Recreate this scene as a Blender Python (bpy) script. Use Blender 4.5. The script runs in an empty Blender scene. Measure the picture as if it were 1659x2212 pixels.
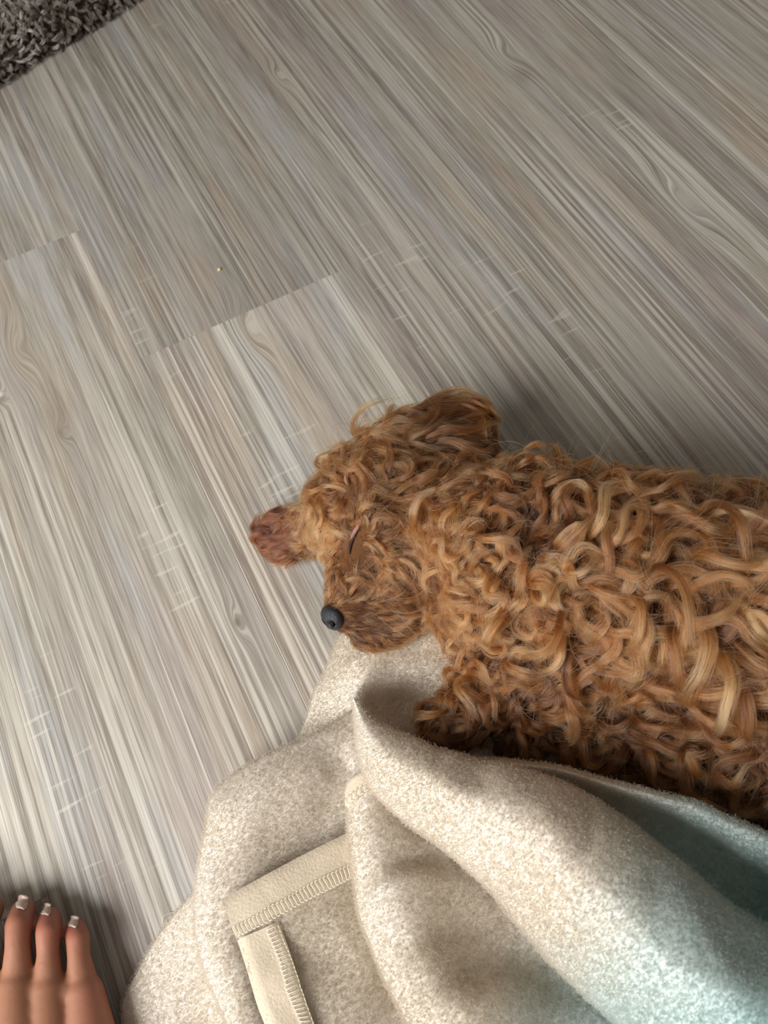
import bpy, bmesh, math
import numpy as np
from mathutils import Vector, Matrix
from mathutils.bvhtree import BVHTree

sc = bpy.context.scene
COL = sc.collection
rng = np.random.default_rng(7)

# ---------------------------------------------------------------- camera
# world: X across the planks, Y along the planks, Z up, metres. The phone is held
# 0.5 m above the floor and looks down, about 26 degrees off the vertical.
H = 0.50
F_PX, CX, CY = 1662.0, 829.5, 1106.0
_X = np.array([0.88490571, -0.44058283, 0.15109156])     # world X seen in the camera (right, down, forward)
_Y = np.array([-0.46177459, -0.78747305, 0.40822839])
_Z = np.array([-0.06087789, -0.43101387, -0.90028936])


def at(px, py, z=0.0):
    """a point of the place that lies z metres above the floor along a sight line of the survey photograph"""
    r = np.array([px - CX, py - CY, F_PX])
    w = np.array([r @ _X, r @ _Y, r @ _Z])
    return np.array([0, 0, H]) + (z - H) / w[2] * w


def mpp(px, py, z):
    """metres that one photo pixel spans at that point"""
    p = at(px, py, z) - np.array([0, 0, H])
    return (p[0] * _X[2] + p[1] * _Y[2] + p[2] * _Z[2]) / F_PX


cam = bpy.data.cameras.new('camera')
cam_o = bpy.data.objects.new('camera', cam)
COL.objects.link(cam_o)
cam.sensor_fit = 'HORIZONTAL'
cam.sensor_width = 36.0
cam.lens = F_PX / 1659.0 * 36.0
cam.clip_start = 0.02
M = Matrix(((_X[0], -_X[1], -_X[2], 0), (_Y[0], -_Y[1], -_Y[2], 0), (_Z[0], -_Z[1], -_Z[2], H), (0, 0, 0, 1)))
cam_o.matrix_world = M
cam.dof.use_dof = True
cam.dof.focus_distance = 0.47
cam.dof.aperture_fstop = cam.lens / 2.6
sc.camera = cam_o

# ---------------------------------------------------------------- light and exposure
sc.view_settings.view_transform = 'Standard'
sc.view_settings.look = 'None'
sc.view_settings.gamma = 1.0
sc.view_settings.use_curve_mapping = False
sc.view_settings.exposure = -0.02
wd = bpy.data.worlds.new('world')
sc.world = wd
wd.use_nodes = True
wd.node_tree.nodes['Background'].inputs[0].default_value = (1.0, 0.93, 0.84, 1)
wd.node_tree.nodes['Background'].inputs[1].default_value = 0.23


def area(name, loc, target, sx, sy, power, color):
    l = bpy.data.lights.new(name, 'AREA')
    l.shape = 'RECTANGLE'
    l.size, l.size_y, l.energy, l.color = sx, sy, power, color
    o = bpy.data.objects.new(name, l)
    COL.objects.link(o)
    o.location = loc
    o.rotation_euler = (Vector(target) - Vector(loc)).to_track_quat('-Z', 'Y').to_euler()
    return o


area('window_light', (-1.10, -0.14, 0.92), (0.1, 0.2, 0), 0.85, 0.85, 42, (0.985, 0.99, 1.0))

sc.cycles.use_denoising = True
sc.cycles.max_bounces = 10
sc.cycles.transparent_max_bounces = 8


# ---------------------------------------------------------------- node helpers
def new_mat(name):
    m = bpy.data.materials.new(name)
    m.use_nodes = True
    nt = m.node_tree
    for n in list(nt.nodes):
        nt.nodes.remove(n)
    return m, nt


class NT:
    def __init__(s, nt):
        s.nt = nt

    def n(s, typ, ins=None, **kw):
        nd = s.nt.nodes.new(typ)
        for k, v in kw.items():
            setattr(nd, k, v)
        for k, v in (ins or {}).items():
            s.put(nd.inputs[k], v)
        return nd

    def put(s, sock, v):
        if isinstance(v, bpy.types.NodeSocket):
            s.nt.links.new(v, sock)
        else:
            sock.default_value = v

    def math(s, op, a, b=0.0, c=0.0, clamp=False):
        nd = s.n('ShaderNodeMath', operation=op, use_clamp=clamp)
        s.put(nd.inputs[0], a)
        s.put(nd.inputs[1], b)
        if len(nd.inputs) > 2:
            s.put(nd.inputs[2], c)
        return nd.outputs[0]

    def mix(s, fac, a, b, mode='MIX'):
        nd = s.n('ShaderNodeMix', data_type='RGBA', blend_type=mode)
        s.put(nd.inputs[0], fac)
        s.put(nd.inputs[6], a)
        s.put(nd.inputs[7], b)
        return nd.outputs[2]

    def noise(s, vec, scale, detail=2.0, rough=0.5, dist=0.0):
        nd = s.n('ShaderNodeTexNoise', {'Vector': vec, 'Scale': scale, 'Detail': detail, 'Roughness': rough, 'Distortion': dist})
        return nd

    def ramp(s, fac, stops):
        nd = s.n('ShaderNodeValToRGB', {'Fac': fac})
        el = nd.color_ramp.elements
        while len(el) < len(stops):
            el.new(0.5)
        for e, (p, c) in zip(el, stops):
            e.position = p
            e.color = (c, c, c, 1) if isinstance(c, (int, float)) else (*c, 1)
        return nd.outputs[0]

    def smooth(s, x, lo, hi, a=0.0, b=1.0):
        nd = s.n('ShaderNodeMapRange', {'Value': x, 'From Min': lo, 'From Max': hi, 'To Min': a, 'To Max': b}, interpolation_type='SMOOTHSTEP')
        return nd.outputs[0]


def srgb(r, g, b):
    f = lambda c: (c / 255 / 12.92) if c / 255 <= 0.04045 else ((c / 255 + 0.055) / 1.055) ** 2.4
    return (f(r), f(g), f(b))


def S4(r, g, b):
    return (*srgb(r, g, b), 1)


# ---------------------------------------------------------------- materials
def mat_wood():
    m, nt = new_mat('taupe_wood_plank')
    g = NT(nt)
    tc = g.n('ShaderNodeTexCoord')
    oi = g.n('ShaderNodeObjectInfo')
    sep = g.n('ShaderNodeSeparateXYZ', {'Vector': tc.outputs['Object']})
    rnd = oi.outputs['Random']
    x, y = sep.outputs[0], sep.outputs[1]
    xo = g.math('MULTIPLY_ADD', rnd, 7.3, x)
    yo = g.math('MULTIPLY_ADD', rnd, 31.7, y)
    # slow drift of the grain, strongest around the growth-ring figures
    wv = g.n('ShaderNodeCombineXYZ', {0: g.math('MULTIPLY', xo, 9.0), 1: g.math('MULTIPLY', yo, 1.3)})
    drift = g.math('SUBTRACT', g.noise(wv.outputs[0], 1.0, 2.0, 0.5).outputs[0], 0.5)
    geo = g.n('ShaderNodeNewGeometry')
    gp = g.n('ShaderNodeSeparateXYZ', {'Vector': geo.outputs['Position']})

    def bump_at(px, py, a, b):
        q = at(px, py, 0)
        dx = g.math('DIVIDE', g.math('SUBTRACT', gp.outputs[0], float(q[0])), a)
        dy = g.math('DIVIDE', g.math('SUBTRACT', gp.outputs[1], float(q[1])), b)
        return g.math('POWER', 2.718, g.math('MULTIPLY', g.math('ADD', g.math('MULTIPLY', dx, dx), g.math('MULTIPLY', dy, dy)), -1.0))
    xw = g.math('MULTIPLY_ADD', drift, 0.006, xo)
    for px_, py_, a_, b_, amp_ in [(535, 715, .009, .030, .011), (1470, 440, .010, .045, .013), (30, 760, .012, .035, .012), (1090, 120, .012, .028, .012),
                                   (4, 858, .004, .008, .008), (135, 935, .005, .012, .008), (512, 1345, .004, .014, .007), (600, 165, .006, .02, .008)]:
        xw = g.math('MULTIPLY_ADD', bump_at(px_, py_, a_, b_), amp_, xw)

    def streak(sx, sy, z, detail=2.0, rough=0.55):
        v = g.n('ShaderNodeCombineXYZ', {0: g.math('MULTIPLY', xw, sx), 1: g.math('MULTIPLY', yo, sy), 2: z})
        return g.noise(v.outputs[0], 1.0, detail, rough)

    broad = streak(26, 2.4, 0.0, 1.0).outputs[0]
    hue = streak(22, 2.6, 5.0, 2.0).outputs[0]
    hue2 = streak(26, 3.5, 15.0, 1.0).outputs[0]
    mid = streak(120, 1.6, 2.0, 1.0).outputs[0]
    fine = streak(280, 2.0, 9.0, 1.0).outputs[0]
    fine2 = streak(420, 3.2, 19.0, 1.0).outputs[0]
    hair = streak(900, 22.0, 3.0, 2.0).outputs[0]
    col = g.mix(g.smooth(broad, 0.34, 0.66), S4(140, 132, 121), S4(168, 160, 147))
    col = g.mix(g.math('MULTIPLY', g.smooth(hue, 0.52, 0.66), 0.60), col, S4(152, 137, 131))
    col = g.mix(g.math('MULTIPLY', g.smooth(hue, 0.47, 0.34), 0.55), col, S4(153, 149, 133))
    col = g.mix(g.math('MULTIPLY', g.smooth(hue2, 0.56, 0.66), 0.60), col, S4(157, 158, 157))
    col = g.mix(g.math('MULTIPLY', g.smooth(hue2, 0.44, 0.33), 0.50), col, S4(166, 147, 125))
    # pale raised grain lines and dark pores
    zone = g.smooth(streak(24, 2.0, 21.0, 1.0).outputs[0], 0.38, 0.60)
    col = g.mix(g.math('MULTIPLY', g.smooth(mid, 0.54, 0.62), g.math('MULTIPLY_ADD', zone, 0.30, 0.10)), col, S4(196, 189, 176))
    col = g.mix(g.math('MULTIPLY', g.smooth(mid, 0.44, 0.36), 0.35), col, S4(125, 114, 105))
    col = g.mix(g.math('MULTIPLY', g.smooth(fine, 0.555, 0.61), g.math('MULTIPLY_ADD', zone, 0.55, 0.16)), col, S4(197, 190, 177))
    col = g.mix(g.math('MULTIPLY', g.smooth(fine, 0.45, 0.40), g.math('MULTIPLY_ADD', zone, 0.36, 0.28)), col, S4(112, 101, 91))
    col = g.mix(g.math('MULTIPLY', g.smooth(fine2, 0.60, 0.65), g.math('MULTIPLY_ADD', zone, 0.35, 0.15)), col, S4(210, 204, 192))
    col = g.mix(g.math('MULTIPLY', g.smooth(fine2, 0.40, 0.35), 0.30), col, S4(108, 98, 89))
    col = g.mix(g.math('MULTIPLY', g.smooth(hair, 0.42, 0.66), 0.34), col, S4(192, 184, 171))
    col = g.mix(g.math('MULTIPLY', g.smooth(hair, 0.50, 0.30), 0.30), col, S4(122, 112, 102))
    # saw marks: short pale ticks across the grain, in patches
    sv = g.n('ShaderNodeCombineXYZ', {0: g.math('MULTIPLY', xo, 26.0), 1: g.math('MULTIPLY', yo, 190.0), 2: 7.0})
    saw = g.smooth(g.noise(sv.outputs[0], 1.0, 1.0, 0.4).outputs[0], 0.64, 0.72)
    pv = g.n('ShaderNodeCombineXYZ', {0: g.math('MULTIPLY', xo, 13.0), 1: g.math('MULTIPLY', yo, 4.2), 2: 3.0})
    patch = g.smooth(g.noise(pv.outputs[0], 1.0, 1.0, 0.4).outputs[0], 0.60, 0.68)
    col = g.mix(g.math('MULTIPLY', g.math('MULTIPLY', saw, patch), 0.38), col, S4(207, 200, 186))
    # knots
    for px_, py_, a_, b_, f_ in [(2, 858, .0045, .0065, .8), (133, 935, .0035, .006, .5), (512, 1345, .0022, .0032, .7), (1130, 160, .010, .014, .45), (125, 890, .010, .022, .3)]:
        col = g.mix(g.math('MULTIPLY', bump_at(px_, py_, a_, b_), f_), col, S4(122, 100, 82))
    col = g.mix(g.math('MULTIPLY', bump_at(1, 852, .0022, .003), .8), col, S4(205, 204, 200))
    # each plank is printed a little lighter or darker
    vn = g.n('ShaderNodeHueSaturation', {'Color': col, 'Saturation': 1.0, 'Value': 1.0})
    vn = g.n('ShaderNodeMix', {0: 1.0, 6: vn.outputs[0], 7: oi.outputs['Color']}, data_type='RGBA', blend_type='MULTIPLY')
    bs = g.n('ShaderNodeBsdfPrincipled', {'Base Color': vn.outputs[2], 'Roughness': 0.50, 'Specular IOR Level': 0.30})
    hgt = g.math('ADD', g.math('MULTIPLY', fine, 0.6), g.math('MULTIPLY', hair, 0.4))
    bp = g.n('ShaderNodeBump', {'Height': hgt, 'Strength': 0.35, 'Distance': 0.0012})
    nt.links.new(bp.outputs[0], bs.inputs['Normal'])
    out = g.n('ShaderNodeOutputMaterial')
    nt.links.new(bs.outputs[0], out.inputs[0])
    return m


def mat_plain(name, rgb, rough=0.8, spec=0.3, noise=0.0, nscale=60.0, bump=0.0, bscale=400.0, sheen=0.0, coat=0.0, sss=0.0):
    m, nt = new_mat(name)
    g = NT(nt)
    tc = g.n('ShaderNodeTexCoord')
    c = (*rgb, 1)
    if noise:
        nn = g.noise(tc.outputs['Object'], nscale, 3.0, 0.55).outputs[0]
        c = g.mix(g.smooth(nn, 0.3, 0.7), tuple(v * (1 - noise) for v in rgb) + (1,), tuple(min(1, v * (1 + noise)) for v in rgb) + (1,))
    bs = g.n('ShaderNodeBsdfPrincipled', {'Base Color': c, 'Roughness': rough, 'Specular IOR Level': spec, 'Sheen Weight': sheen, 'Coat Weight': coat})
    if sss:
        bs.inputs['Subsurface Weight'].default_value = sss
        bs.inputs['Subsurface Radius'].default_value = (1.0, 0.35, 0.2)
        bs.inputs['Subsurface Scale'].default_value = 0.004
    if bump:
        bn = g.noise(tc.outputs['Object'], bscale, 3.0, 0.6).outputs[0]
        bp = g.n('ShaderNodeBump', {'Height': bn, 'Strength': bump, 'Distance': 0.001})
        nt.links.new(bp.outputs[0], bs.inputs['Normal'])
    out = g.n('ShaderNodeOutputMaterial')
    nt.links.new(bs.outputs[0], out.inputs[0])
    return m


def mat_fur(name, stops, rough=0.35, rrough=0.5):
    """strand colour: 'tint' picks the coat colour of a lock, painted shade included"""
    m, nt = new_mat(name)
    g = NT(nt)
    at_ = g.n('ShaderNodeAttribute', attribute_name='tint')
    hi = g.n('ShaderNodeHairInfo')
    t = g.math('MULTIPLY_ADD', hi.outputs['Intercept'], 0.42, g.math('SUBTRACT', at_.outputs['Fac'], 0.26))  # roots darker than tips; also paints shade deep between the locks
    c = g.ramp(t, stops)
    hb = g.n('ShaderNodeBsdfHairPrincipled', {'Color': c, 'Roughness': rough, 'Radial Roughness': rrough}, parametrization='COLOR')
    out = g.n('ShaderNodeOutputMaterial')
    nt.links.new(hb.outputs[0], out.inputs[0])
    return m


def cloth_colour(g):
    """cream fleece, printed pale blue-green towards the near right, with a faint yellowish mark low on the left"""
    geo = g.n('ShaderNodeNewGeometry')
    sep = g.n('ShaderNodeSeparateXYZ', {'Vector': geo.outputs['Position']})
    nz = g.noise(geo.outputs['Position'], 26.0, 3.0, 0.6).outputs[0]
    nb = g.noise(geo.outputs['Position'], 14.0, 2.0, 0.5).outputs[0]
    c = g.mix(g.smooth(nb, 0.35, 0.65), S4(217, 207, 191), S4(226, 218, 206))

    def along(p, q):
        a, b = at(*p), at(*q)
        d = (b - a)[:2]
        d = d / (d @ d)
        k = g.math('MULTIPLY_ADD', sep.outputs[0], float(d[0]), g.math('MULTIPLY_ADD', sep.outputs[1], float(d[1]), float(-(a[:2] @ d))))
        return g.math('MULTIPLY_ADD', g.math('SUBTRACT', nz, 0.5), 0.5, k)
    c = g.mix(g.math('MULTIPLY', g.smooth(along((1150, 1900, .09), (1500, 2080, .10)), 0.0, 0.9), 0.8), c, S4(196, 212, 210))
    c = g.mix(g.math('MULTIPLY', g.smooth(along((1420, 1780, .06), (1659, 1960, .06)), 0.35, 1.3), 0.8), c, S4(146, 182, 178))
    return c


def mat_cloth():
    m, nt = new_mat('cream_fleece')
    g = NT(nt)
    c = cloth_colour(g)
    bs = g.n('ShaderNodeBsdfPrincipled', {'Base Color': c, 'Roughness': 0.95, 'Specular IOR Level': 0.1, 'Sheen Weight': 0.15})
    geo = g.n('ShaderNodeNewGeometry')
    b1 = g.noise(geo.outputs['Position'], 330.0, 2.0, 0.5, 1.2).outputs[0]
    bp = g.n('ShaderNodeBump', {'Height': b1, 'Strength': 0.3, 'Distance': 0.0012})
    nt.links.new(bp.outputs[0], bs.inputs['Normal'])
    out = g.n('ShaderNodeOutputMaterial')
    nt.links.new(bs.outputs[0], out.inputs[0])
    return m


def mat_fuzz(name, colour=None, rgb=None):
    m, nt = new_mat(name)
    g = NT(nt)
    c = colour(g) if colour else (*rgb, 1)
    d = g.n('ShaderNodeBsdfDiffuse', {'Color': c})
    t = g.n('ShaderNodeBsdfTranslucent', {'Color': c})
    mx = g.n('ShaderNodeMixShader', {0: 0.6, 1: d.outputs[0], 2: t.outputs[0]})
    out = g.n('ShaderNodeOutputMaterial')
    nt.links.new(mx.outputs[0], out.inputs[0])
    return m


def mat_rugpile():
    m, nt = new_mat('shaggy_pile')
    g = NT(nt)
    at_ = g.n('ShaderNodeAttribute', attribute_name='tint')
    c = g.ramp(at_.outputs['Fac'], [(0.0, srgb(84, 74, 64)), (0.45, srgb(128, 117, 105)), (1.0, srgb(196, 188, 180))])
    d = g.n('ShaderNodeBsdfPrincipled', {'Base Color': c, 'Roughness': 0.6, 'Specular IOR Level': 0.3})
    out = g.n('ShaderNodeOutputMaterial')
    nt.links.new(d.outputs[0], out.inputs[0])
    return m


def mat_skin():
    m, nt = new_mat('skin')
    g = NT(nt)
    tc = g.n('ShaderNodeTexCoord')
    n1 = g.noise(tc.outputs['Object'], 30.0, 3.0, 0.6).outputs[0]
    n2 = g.noise(tc.outputs['Object'], 420.0, 2.0, 0.6).outputs[0]
    c = g.mix(g.smooth(n1, 0.3, 0.7), S4(150, 103, 76), S4(160, 112, 87))
    at_ = g.n('ShaderNodeAttribute', attribute_name='blush')
    c = g.mix(at_.outputs['Fac'], c, S4(152, 90, 74))
    bs = g.n('ShaderNodeBsdfPrincipled', {'Base Color': c, 'Roughness': 0.48, 'Specular IOR Level': 0.4, 'Subsurface Weight': 0.35, 'Subsurface Scale': 0.004})
    bs.inputs['Subsurface Radius'].default_value = (1.0, 0.35, 0.2)
    bp = g.n('ShaderNodeBump', {'Height': n2, 'Strength': 0.25, 'Distance': 0.0004})
    nt.links.new(bp.outputs[0], bs.inputs['Normal'])
    out = g.n('ShaderNodeOutputMaterial')
    nt.links.new(bs.outputs[0], out.inputs[0])
    return m


MAT = dict(
    wood=mat_wood(),
    under=mat_plain('dark_underlay', srgb(60, 54, 48)),
    hide=mat_plain('puppy_skin', srgb(92, 60, 36), 0.9, 0.1, noise=0.15),
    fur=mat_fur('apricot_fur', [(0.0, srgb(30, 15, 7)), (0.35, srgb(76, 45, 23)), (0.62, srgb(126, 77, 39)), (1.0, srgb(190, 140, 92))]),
    earfur=mat_fur('red_ear_fur', [(0.0, srgb(44, 21, 11)), (0.5, srgb(96, 51, 29)), (1.0, srgb(146, 91, 56))]),
    nose=mat_plain('wet_black_nose', srgb(34, 36, 41), 0.34, 0.5, bump=0.6, bscale=1500.0),
    nostril=mat_plain('nostril_black', srgb(10, 10, 11), 0.6, 0.2),
    lid=mat_plain('eyelid_skin', srgb(140, 98, 88), 0.6, 0.3),
    lash=mat_plain('dark_lid_edge', srgb(46, 30, 26), 0.6, 0.3),
    cloth=mat_cloth(),
    fuzz=mat_fuzz('fleece_pile', cloth_colour),
    band=mat_plain('beige_suede_hem', srgb(202, 186, 162), 0.95, 0.08, noise=0.06, nscale=70, bump=0.5, bscale=700, sheen=0.3),
    bandfuzz=mat_fuzz('suede_nap', rgb=srgb(230, 213, 187)),
    thread=mat_plain('cream_thread', srgb(232, 222, 202), 0.7, 0.2),
    skin=mat_skin(),
    nail=mat_plain('frosted_nail', srgb(192, 166, 152), 0.35, 0.5, noise=0.14, nscale=900, bump=0.8, bscale=1800, coat=0.4),
    pile=mat_rugpile(),
    rugback=mat_plain('rug_backing', srgb(70, 62, 54), 0.95, 0.1, noise=0.2),
    crumb=mat_plain('crumb', srgb(214, 196, 140), 0.8),
)


# ---------------------------------------------------------------- object helpers
def tag(o, label=None, cat=None, kind=None, group=None):
    if label: o['label'] = label
    if cat: o['category'] = cat
    if kind: o['kind'] = kind
    if group: o['group'] = group
    return o


def empty(name, loc=(0, 0, 0)):
    o = bpy.data.objects.new(name, None)
    o.empty_display_size = 0.05
    o.location = loc
    COL.objects.link(o)
    return o


def link(o, parent=None):
    COL.objects.link(o)
    if parent is not None:
        o.parent = parent
        if parent.type == 'EMPTY':           # meshes are built in world coordinates
            o.matrix_parent_inverse = Matrix.Translation(-Vector(parent.location))
    return o


def mesh_obj(name, V, F, mat, parent=None, smooth=True):
    me = bpy.data.meshes.new(name)
    me.from_pydata([tuple(v) for v in V], [], [tuple(f) for f in F])
    me.materials.append(mat)
    if smooth:
        me.polygons.foreach_set('use_smooth', np.ones(len(me.polygons), dtype=bool))
    me.update()
    return link(bpy.data.objects.new(name, me), parent)


def curves_obj(name, P, R, tint, mat, parent=None):
    """P (N,K,3) strands, R (N,K) radii, tint (N,)"""
    N, K, _ = P.shape
    hc = bpy.data.hair_curves.new(name)
    hc.add_curves([K] * N)
    hc.position_data.foreach_set('vector', np.ascontiguousarray(P, dtype=np.float32).ravel())
    a = hc.attributes.new('radius', 'FLOAT', 'POINT')
    a.data.foreach_set('value', np.ascontiguousarray(R, dtype=np.float32).ravel())
    a = hc.attributes.new('tint', 'FLOAT', 'CURVE')
    a.data.foreach_set('value', np.ascontiguousarray(tint, dtype=np.float32))
    hc.materials.append(mat)
    return link(bpy.data.objects.new(name, hc), parent)


def tri_mesh(o):
    me = o.data
    me.calc_loop_triangles()
    V = np.empty(len(me.vertices) * 3, dtype=np.float32)
    me.vertices.foreach_get('co', V)
    T = np.empty(len(me.loop_triangles) * 3, dtype=np.int32)
    me.loop_triangles.foreach_get('vertices', T)
    N = np.empty(len(me.vertices) * 3, dtype=np.float32)
    me.vertices.foreach_get('normal', N)
    return V.reshape(-1, 3).astype(float), T.reshape(-1, 3), N.reshape(-1, 3).astype(float)


def scatter(V, T, N, n):
    a, b, c = V[T[:, 0]], V[T[:, 1]], V[T[:, 2]]
    ar = np.linalg.norm(np.cross(b - a, c - a), axis=1)
    cs = np.cumsum(ar)
    t = np.searchsorted(cs, (np.arange(n) + rng.random(n)) / n * cs[-1])
    t = np.clip(t, 0, len(T) - 1)
    r1, r2 = np.sqrt(rng.random(n)), rng.random(n)
    w = np.stack([1 - r1, r1 * (1 - r2), r1 * r2], 1)[:, :, None]
    p = (V[T[t]] * w).sum(1)
    nn = (N[T[t]] * w).sum(1)
    return p, unit(nn)


def unit(v):
    return v / np.maximum(np.linalg.norm(v, axis=-1, keepdims=True), 1e-9)


def spread(p, r):
    """thin a random cloud so points keep about r apart (grid hashing)"""
    keep, cells = [], {}
    for i, q in enumerate(p):
        k = tuple((q // r).astype(int))
        ok = True
        for dx in (-1, 0, 1):
            for dy in (-1, 0, 1):
                for dz in (-1, 0, 1):
                    for j in cells.get((k[0] + dx, k[1] + dy, k[2] + dz), ()):
                        if ((p[j] - q) ** 2).sum() < r * r:
                            ok = False
                            break
                    if not ok: break
                if not ok: break
            if not ok: break
        if ok:
            keep.append(i)
            cells.setdefault(k, []).append(i)
    return np.array(keep)


def blob(name, chains, voxel, smooth_it, mat, parent):
    """one continuous surface grown over tapered chains of (centre, radius[, squash])"""
    bm = bmesh.new()
    for ch in chains:
        for (p, r), (q, s) in zip(ch[:-1], ch[1:]):
            d = np.linalg.norm(np.array(q) - np.array(p))
            n = max(2, int(d / (0.3 * min(r, s))) + 1)
            for i in range(n):
                t = i / (n - 1)
                c = np.array(p) * (1 - t) + np.array(q) * t
                bmesh.ops.create_icosphere(bm, subdivisions=3, radius=r * (1 - t) + s * t, matrix=Matrix.Translation(Vector(c)))
    me = bpy.data.meshes.new(name + '_cage')
    bm.to_mesh(me)
    bm.free()
    o = bpy.data.objects.new(name + '_cage', me)
    COL.objects.link(o)
    md = o.modifiers.new('remesh', 'REMESH')
    md.mode = 'VOXEL'
    md.voxel_size = voxel
    sm = o.modifiers.new('smooth', 'SMOOTH')
    sm.iterations = smooth_it
    sm.factor = 0.5
    dg = bpy.context.evaluated_depsgraph_get()
    out = bpy.data.meshes.new_from_object(o.evaluated_get(dg))
    bpy.data.objects.remove(o)
    bpy.data.meshes.remove(me)
    out.name = name
    out.materials.clear()
    out.materials.append(mat)
    out.polygons.foreach_set('use_smooth', np.ones(len(out.polygons), dtype=bool))
    return link(bpy.data.objects.new(name, out), parent)


def cr_weights(n, R):
    """Catmull-Rom weights: n samples over R control points"""
    W = np.zeros((n, R))
    for i in range(n):
        u = i / (n - 1) * (R - 1)
        k = min(int(u), R - 2)
        t = u - k
        w = [-.5 * t + t * t - .5 * t ** 3, 1 - 2.5 * t * t + 1.5 * t ** 3, .5 * t + 2 * t * t - 1.5 * t ** 3, -.5 * t * t + .5 * t ** 3]
        for j, ww in zip((k - 1, k, k + 1, k + 2), w):
            W[i, min(max(j, 0), R - 1)] += ww
    return W


def smooth_line(pts, n):
    pts = np.array(pts, dtype=float)
    return cr_weights(n, len(pts)) @ pts


def tube_mesh(paths, radius, sides=6):
    V, F = [], []
    for P in paths:
        P = np.array(P, dtype=float)
        base = len(V)
        for i in range(len(P)):
            t = unit(P[min(i + 1, len(P) - 1)] - P[max(i - 1, 0)])
            a = unit(np.cross(t, [0.31, 0.2, 0.93]))
            b = np.cross(t, a)
            for k in range(sides):
                th = 2 * math.pi * k / sides
                V.append(P[i] + radius * (a * math.cos(th) + b * math.sin(th)))
        for i in range(len(P) - 1):
            for k in range(sides):
                F.append((base + i * sides + k, base + i * sides + (k + 1) % sides, base + (i + 1) * sides + (k + 1) % sides, base + (i + 1) * sides + k))
        F.append(tuple(base + k for k in reversed(range(sides))))
        F.append(tuple(base + (len(P) - 1) * sides + k for k in range(sides)))
    return V, F


# ================================================================ floor of planks
PW, PL, SEAM0 = 0.184, 1.22, -0.0252
floor = mesh_obj('floor', [(-2.6, -2.2, -0.03), (2.6, -2.2, -0.03), (2.6, 3.2, -0.03), (-2.6, 3.2, -0.03),
                           (-2.6, -2.2, -0.0045), (2.6, -2.2, -0.0045), (2.6, 3.2, -0.0045), (-2.6, 3.2, -0.0045)],
                 [(3, 2, 1, 0), (4, 5, 6, 7), (0, 1, 5, 4), (1, 2, 6, 5), (2, 3, 7, 6), (3, 0, 4, 7)], MAT['under'], smooth=False)
tag(floor, 'floor of taupe grey wood-look planks laid lengthwise', 'floor', 'structure')


def plank_mesh():
    g, e, th = 0.00007, 0.0003, 0.0045
    w, l = PW / 2 - g, PL / 2 - g
    V = []
    for z, k in ((-th, 0), (-e * 0.5, 0), (0, e)):
        V += [(-w + k, -l + k, z), (w - k, -l + k, z), (w - k, l - k, z), (-w + k, l - k, z)]
    F = [(3, 2, 1, 0), (8, 9, 10, 11)]
    for a in (0, 4):
        for k in range(4):
            F.append((a + k, a + (k + 1) % 4, a + 4 + (k + 1) % 4, a + 4 + k))
    me = bpy.data.meshes.new('plank')
    me.from_pydata(V, [], F)
    me.materials.append(MAT['wood'])
    return me


pm = plank_mesh()
# y of one end joint in each row of planks; the three seen in the photograph are the rows -1, 0 and 1
JOINT = {-1: 0.612, 0: 0.4475, 1: 1.02, 2: 0.78, 3: 0.30, -2: 0.10, -3: 0.9, 4: 0.9}
TONE = {(0, 0): 0.80, (0, -1): 1.03, (-1, 0): 0.92, (-1, -1): 0.97, (1, -1): 0.87, (2, -1): 0.95, (2, 0): 0.92}
for row in range(-9, 10):
    j = JOINT.get(row, (row * 0.437) % PL)
    for k in range(-2, 3):
        y0 = j + k * PL
        if y0 > 3.0 or y0 + PL < -2.0:
            continue
        o = bpy.data.objects.new('plank', pm)
        link(o, floor)
        o.location = (SEAM0 + PW * (row + 0.5), y0 + PL / 2, 0)
        v = TONE.get((row, k), 0.93 + 0.12 * ((row * 0.618 + k * 0.37) % 1.0))
        o.color = (v, v, v, 1)

# ================================================================ shaggy rug
E0, E1 = at(-260, 346, 0.0), at(300, 0, 0.0)


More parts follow.
